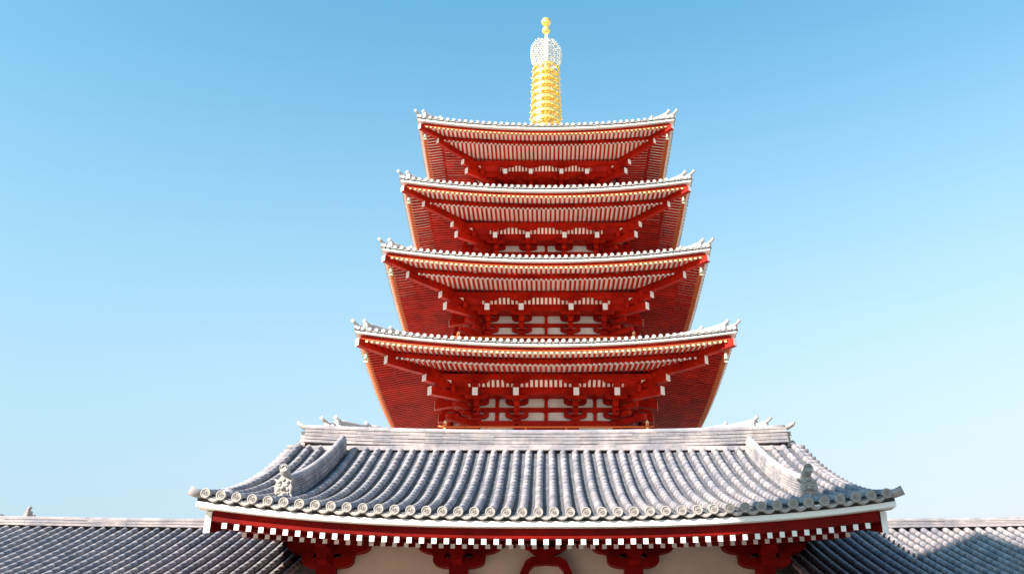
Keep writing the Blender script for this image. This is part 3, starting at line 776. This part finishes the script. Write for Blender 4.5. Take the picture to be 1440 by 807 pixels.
# body
gw = MB(); gw.box(-4.75, 4.75, -3.06, 3.06, 0.0, 6.9); 
gw.prism([(-3.06, 6.9), (3.06, 6.9), (0, 8.6)], -4.74, 4.74) if False else None
gwo = gw.build('wall', M_BEIGE, gate)
gp = MB()
for sx in (-1, 1):
    gp.hexa([(sx * 4.7 - 0.05, -3.06, 6.9), (sx * 4.7 + 0.05, -3.06, 6.9), (sx * 4.7 + 0.05, 3.06, 6.9), (sx * 4.7 - 0.05, 3.06, 6.9),
             (sx * 4.7 - 0.05, -0.1, 8.6), (sx * 4.7 + 0.05, -0.1, 8.6), (sx * 4.7 + 0.05, 0.1, 8.6), (sx * 4.7 - 0.05, 0.1, 8.6)])
gp.build('gable_panel', M_PLASTER, gate)
for x in (-4.72, -1.88, 1.88, 4.72):
    for y in (-3.1, 3.1):
        c = MB(); c.lathe([(0.24, 0.25), (0.235, 3.5), (0.21, 5.5)], (x, y), 20); c.box(x - 0.32, x + 0.32, y - 0.32, y + 0.32, 0, 0.25)
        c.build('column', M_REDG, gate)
tb = MB()
for y in (-3.1, 3.1):
    sg = -1 if y < 0 else 1
    tb.box(-5.1, 5.1, *sorted((y, y + sg * 0.12)), 4.75, 5.1)
    tb.box(-4.7, 4.7, *sorted((y, y + sg * 0.08)), 3.2, 3.45)
for sx in (-1, 1): tb.box(*sorted((sx * 4.7, sx * 4.86)), -3.1, 3.1, 4.76, 5.09); tb.box(*sorted((sx * 4.7, sx * 4.84)), -3.1, 3.1, 6.1, 6.4)
for sx in (-1, 1):     # purlins that run out under the gable
    for y, z in ((-3.1, 6.78), (3.1, 6.78), (0, 8.7)): tb.box(*sorted((sx * 4.6, sx * 6.34)), y - 0.13, y + 0.13, z - 0.24, z)
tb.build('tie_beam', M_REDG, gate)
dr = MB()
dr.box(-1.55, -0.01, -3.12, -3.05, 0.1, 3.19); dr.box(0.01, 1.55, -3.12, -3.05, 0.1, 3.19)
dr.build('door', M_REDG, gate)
for x in (-4.72, -1.88, 1.88, 4.72):
    for sg in (-1, 1):
        b = MB()
        yf, yb2 = sg * 3.32, sg * 3.0
        pr = lambda poly, a=0.0: b.prism([(x + px, pz) for px, pz in poly], min(yf, yb2) - a, max(yf, yb2) + a)
        pr([(-0.22, 5.62), (0.22, 5.62), (0.19, 5.45), (-0.19, 5.45)], 0.02)
        b.box(x - 0.20, x + 0.20, min(yf, yb2) - 0.01, max(yf, yb2) + 0.01, 5.62, 5.784)
        pr(boat(0.56, 5.785, 5.985))
        for dx in (-0.43, 0, 0.43): b.prism([(x + dx - 0.10, 5.987), (x + dx + 0.10, 5.987), (x + dx + 0.14, 6.03), (x + dx + 0.14, 6.08), (x + dx - 0.14, 6.08), (x + dx - 0.14, 6.03)], min(yf, yb2) - 0.02, max(yf, yb2) + 0.02)
        pr(boat(0.90, 6.082, 6.30, r=0.36), 0.004)
        b.box(x - 0.11, x + 0.11, min(sg * 3.9, sg * 2.9), max(sg * 3.9, sg * 2.9), 5.82, 5.98)
        b.box(x - 0.15, x + 0.15, min(sg * 3.92, sg * 3.6), max(sg * 3.92, sg * 3.6), 5.982, 6.08)
        b.box(x - 0.11, x + 0.11, min(sg * 4.1, sg * 3.3), max(sg * 4.1, sg * 3.3), 6.082, 6.2)
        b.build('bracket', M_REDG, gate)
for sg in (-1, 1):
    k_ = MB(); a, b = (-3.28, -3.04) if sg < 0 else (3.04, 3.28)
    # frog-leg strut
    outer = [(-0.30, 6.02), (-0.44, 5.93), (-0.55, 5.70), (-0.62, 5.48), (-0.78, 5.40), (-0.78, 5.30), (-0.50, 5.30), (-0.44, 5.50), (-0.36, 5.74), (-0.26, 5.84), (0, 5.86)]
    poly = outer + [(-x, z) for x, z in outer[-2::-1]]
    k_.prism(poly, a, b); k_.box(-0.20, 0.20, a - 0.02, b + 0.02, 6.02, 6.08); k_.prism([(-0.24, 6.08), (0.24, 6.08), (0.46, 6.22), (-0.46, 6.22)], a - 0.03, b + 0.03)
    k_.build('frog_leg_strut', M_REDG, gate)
pm = MB(); pm.box(-5.6, 5.6, -4.2, 4.2, 0.0, 0.15); pm.build('stone_plinth', M_STONE, gate)

# ------------------------------------------------------------------ CORRIDORS either side of the gate
WR = 5.0
def corridor(sx):
    c = thing('corridor', 'low corridor with a %s tiled roof %s of the gate' % (('fully sunlit grey' , 'left') if sx < 0 else ('half shadowed grey', 'right')), 'corridor', (0, GY, 0), group='roofed corridors flanking the gate')
    x0 = 5.36; n = 76; xs = [sx * (x0 + 0.27 * i) for i in range(n)]
    if sx < 0: xs = xs[::-1]
    def wz(x, r):
        q = max(0, abs(x) - 5.4) / 9.0
        return 5.10 + 0.40 * r + 0.010 * r * r + 0.10 * q * q
    ri = MB(); pa = MB(); di = MB()
    tiled_slope(ri, pa, di, xs, wz, WR, -1, rad=0.074, seg=0.30, pseg=0.15)
    tiled_slope(ri, pa, None, xs, wz, WR, 1, rad=0.074, seg=0.6, pseg=0.6)
    r_ = ri.build('roof', M_TILE, c); pa.build('pan_tiles', M_PAN, r_); di.build('eave_tiles', M_EAVE, r_)
    m = MB(); N = 40; L = 0.27 * n
    pts = [(sx * (x0 + L * i / N), 0, wz(x0 + L * i / N, WR) - 0.02) for i in range(N + 1)]
    layered_ridge(m, pts, 0.42, 0.19, 5, 0.07)
    m.build('ridge', M_TILE, c)
    w = MB(); 
    for sg in (-1, 1): w.box(*sorted((sx * x0, sx * (x0 + L - 0.3))), *sorted((sg * (WR - 0.1), sg * (WR - 0.3))), 4.93, 5.02)
    w.build('eave_board', M_WHITE, r_)
    w = MB(); w.box(*sorted((sx * 5.5, sx * (x0 + L - 1))), -2.9, 2.9, 0, 4.9)
    w.hexa([(min(sx * 5.5, sx * 25), -2.9, 4.9), (max(sx * 5.5, sx * 25), -2.9, 4.9), (max(sx * 5.5, sx * 25), 2.9, 4.9), (min(sx * 5.5, sx * 25), 2.9, 4.9),
            (min(sx * 5.5, sx * 25), -0.2, 6.6), (max(sx * 5.5, sx * 25), -0.2, 6.6), (max(sx * 5.5, sx * 25), 0.2, 6.6), (min(sx * 5.5, sx * 25), 0.2, 6.6)])
    w.build('wall', M_PLASTER, c)
    for i in range(7):
        p = MB(); x = sx * (5.8 + i * 3.0)
        for y in (-2.95, 2.95): p.box(x - 0.15, x + 0.15, y - 0.15, y + 0.15, 0, 4.8)
        p.build('post', M_REDG, c)
corridor(-1); corridor(1)

# ------------------------------------------------------------------ the hall whose ridge finial peeks over the left corridor
fh = thing('distant_hall', 'far grey tiled roof whose ridge-end finial just shows over the left corridor ridge', 'hall', (-31.0, 50.0, 0))
m = MB(); layered_ridge(m, [(-6, 0, 12.75), (4.9, 0, 12.75)], 0.5, 0.38, 4, 0.1); m.build('ridge', M_TILE, fh)
m = MB(); m.prism([(-4.0, 10.4), (4.0, 10.4), (0.0, 12.8)], -6.2, 4.9); m.v = [(y, x, z) for x, y, z in m.v]; m.build('roof', M_TILE, fh)
m = MB(); m.box(-5.5, 4.2, -3, 3, 0, 10.6); m.build('wall', M_PLASTER, fh)
m = MB(); m.box(4.80, 4.98, -0.25, 0.25, 12.7, 14.0); m.tube([(4.85, 0, 13.5), (5.15, 0, 13.65), (5.22, 0, 13.8)], 0.08, 8); m.tube([(4.8, 0, 13.95), (4.95, 0, 14.2)], 0.10, 8); m.build('finial', M_TILE, fh)
m = MB(); m.tube([(2.4, 0, 13.4), (2.9, 0, 13.78), (3.6, 0, 13.72), (4.0, 0, 13.5)], 0.09, 8); m.build('ridge_ornament', M_DARK, fh)

# ------------------------------------------------------------------ added building behind the camera, shaped to shade the right of the gate
def A2W(a, c): s, k = sin(radians(SUN_AZ)), cos(radians(SUN_AZ)); return (s * a + k * c, k * a - s * c)
ax, ay = A2W(-14.0, -12.0)
tw = thing('shadow_building', 'made-up tall pale building behind the viewer, added to cast the shadow right of the gate', 'building', (0, 0, 0))
TE = tan(radians(SUN_EL))
def qz(q, a): return q - TE * a
m = MB()
def P2(a, c, z): x, y = A2W(a, c); return (x, y, z)
prof = [(-12.0, 0), (-12.0, qz(21.3, -14)), (-10.4, qz(20.1, -14)), (8, qz(17.5, -14)), (8, 0)]  # outline fitted to the shadow on the gate and right corridor
aa, bb = -14.0, -24.0
A = [m.pt(P2(aa, c, z)) for c, z in prof]; B = [m.pt(P2(bb, c, z)) for c, z in prof]
m.face(A); m.face(B[::-1])
for i in range(len(A)): m.face((A[(i + 1) % 5], A[i], B[i], B[(i + 1) % 5]))
m.build('wall', M_CONC, tw)
for fl in range(5):
    for j in range(6):
        w_ = MB(); c0 = -11 + j * 3.1; z0 = 1.5 + fl * 2.3
        p = [P2(aa + 0.03, c0, z0), P2(aa + 0.03, c0 + 1.8, z0), P2(aa + 0.03, c0 + 1.8, z0 + 1.3), P2(aa + 0.03, c0, z0 + 1.3)]
        w_.poly(p); w_.build('window', M_GLASS, tw)
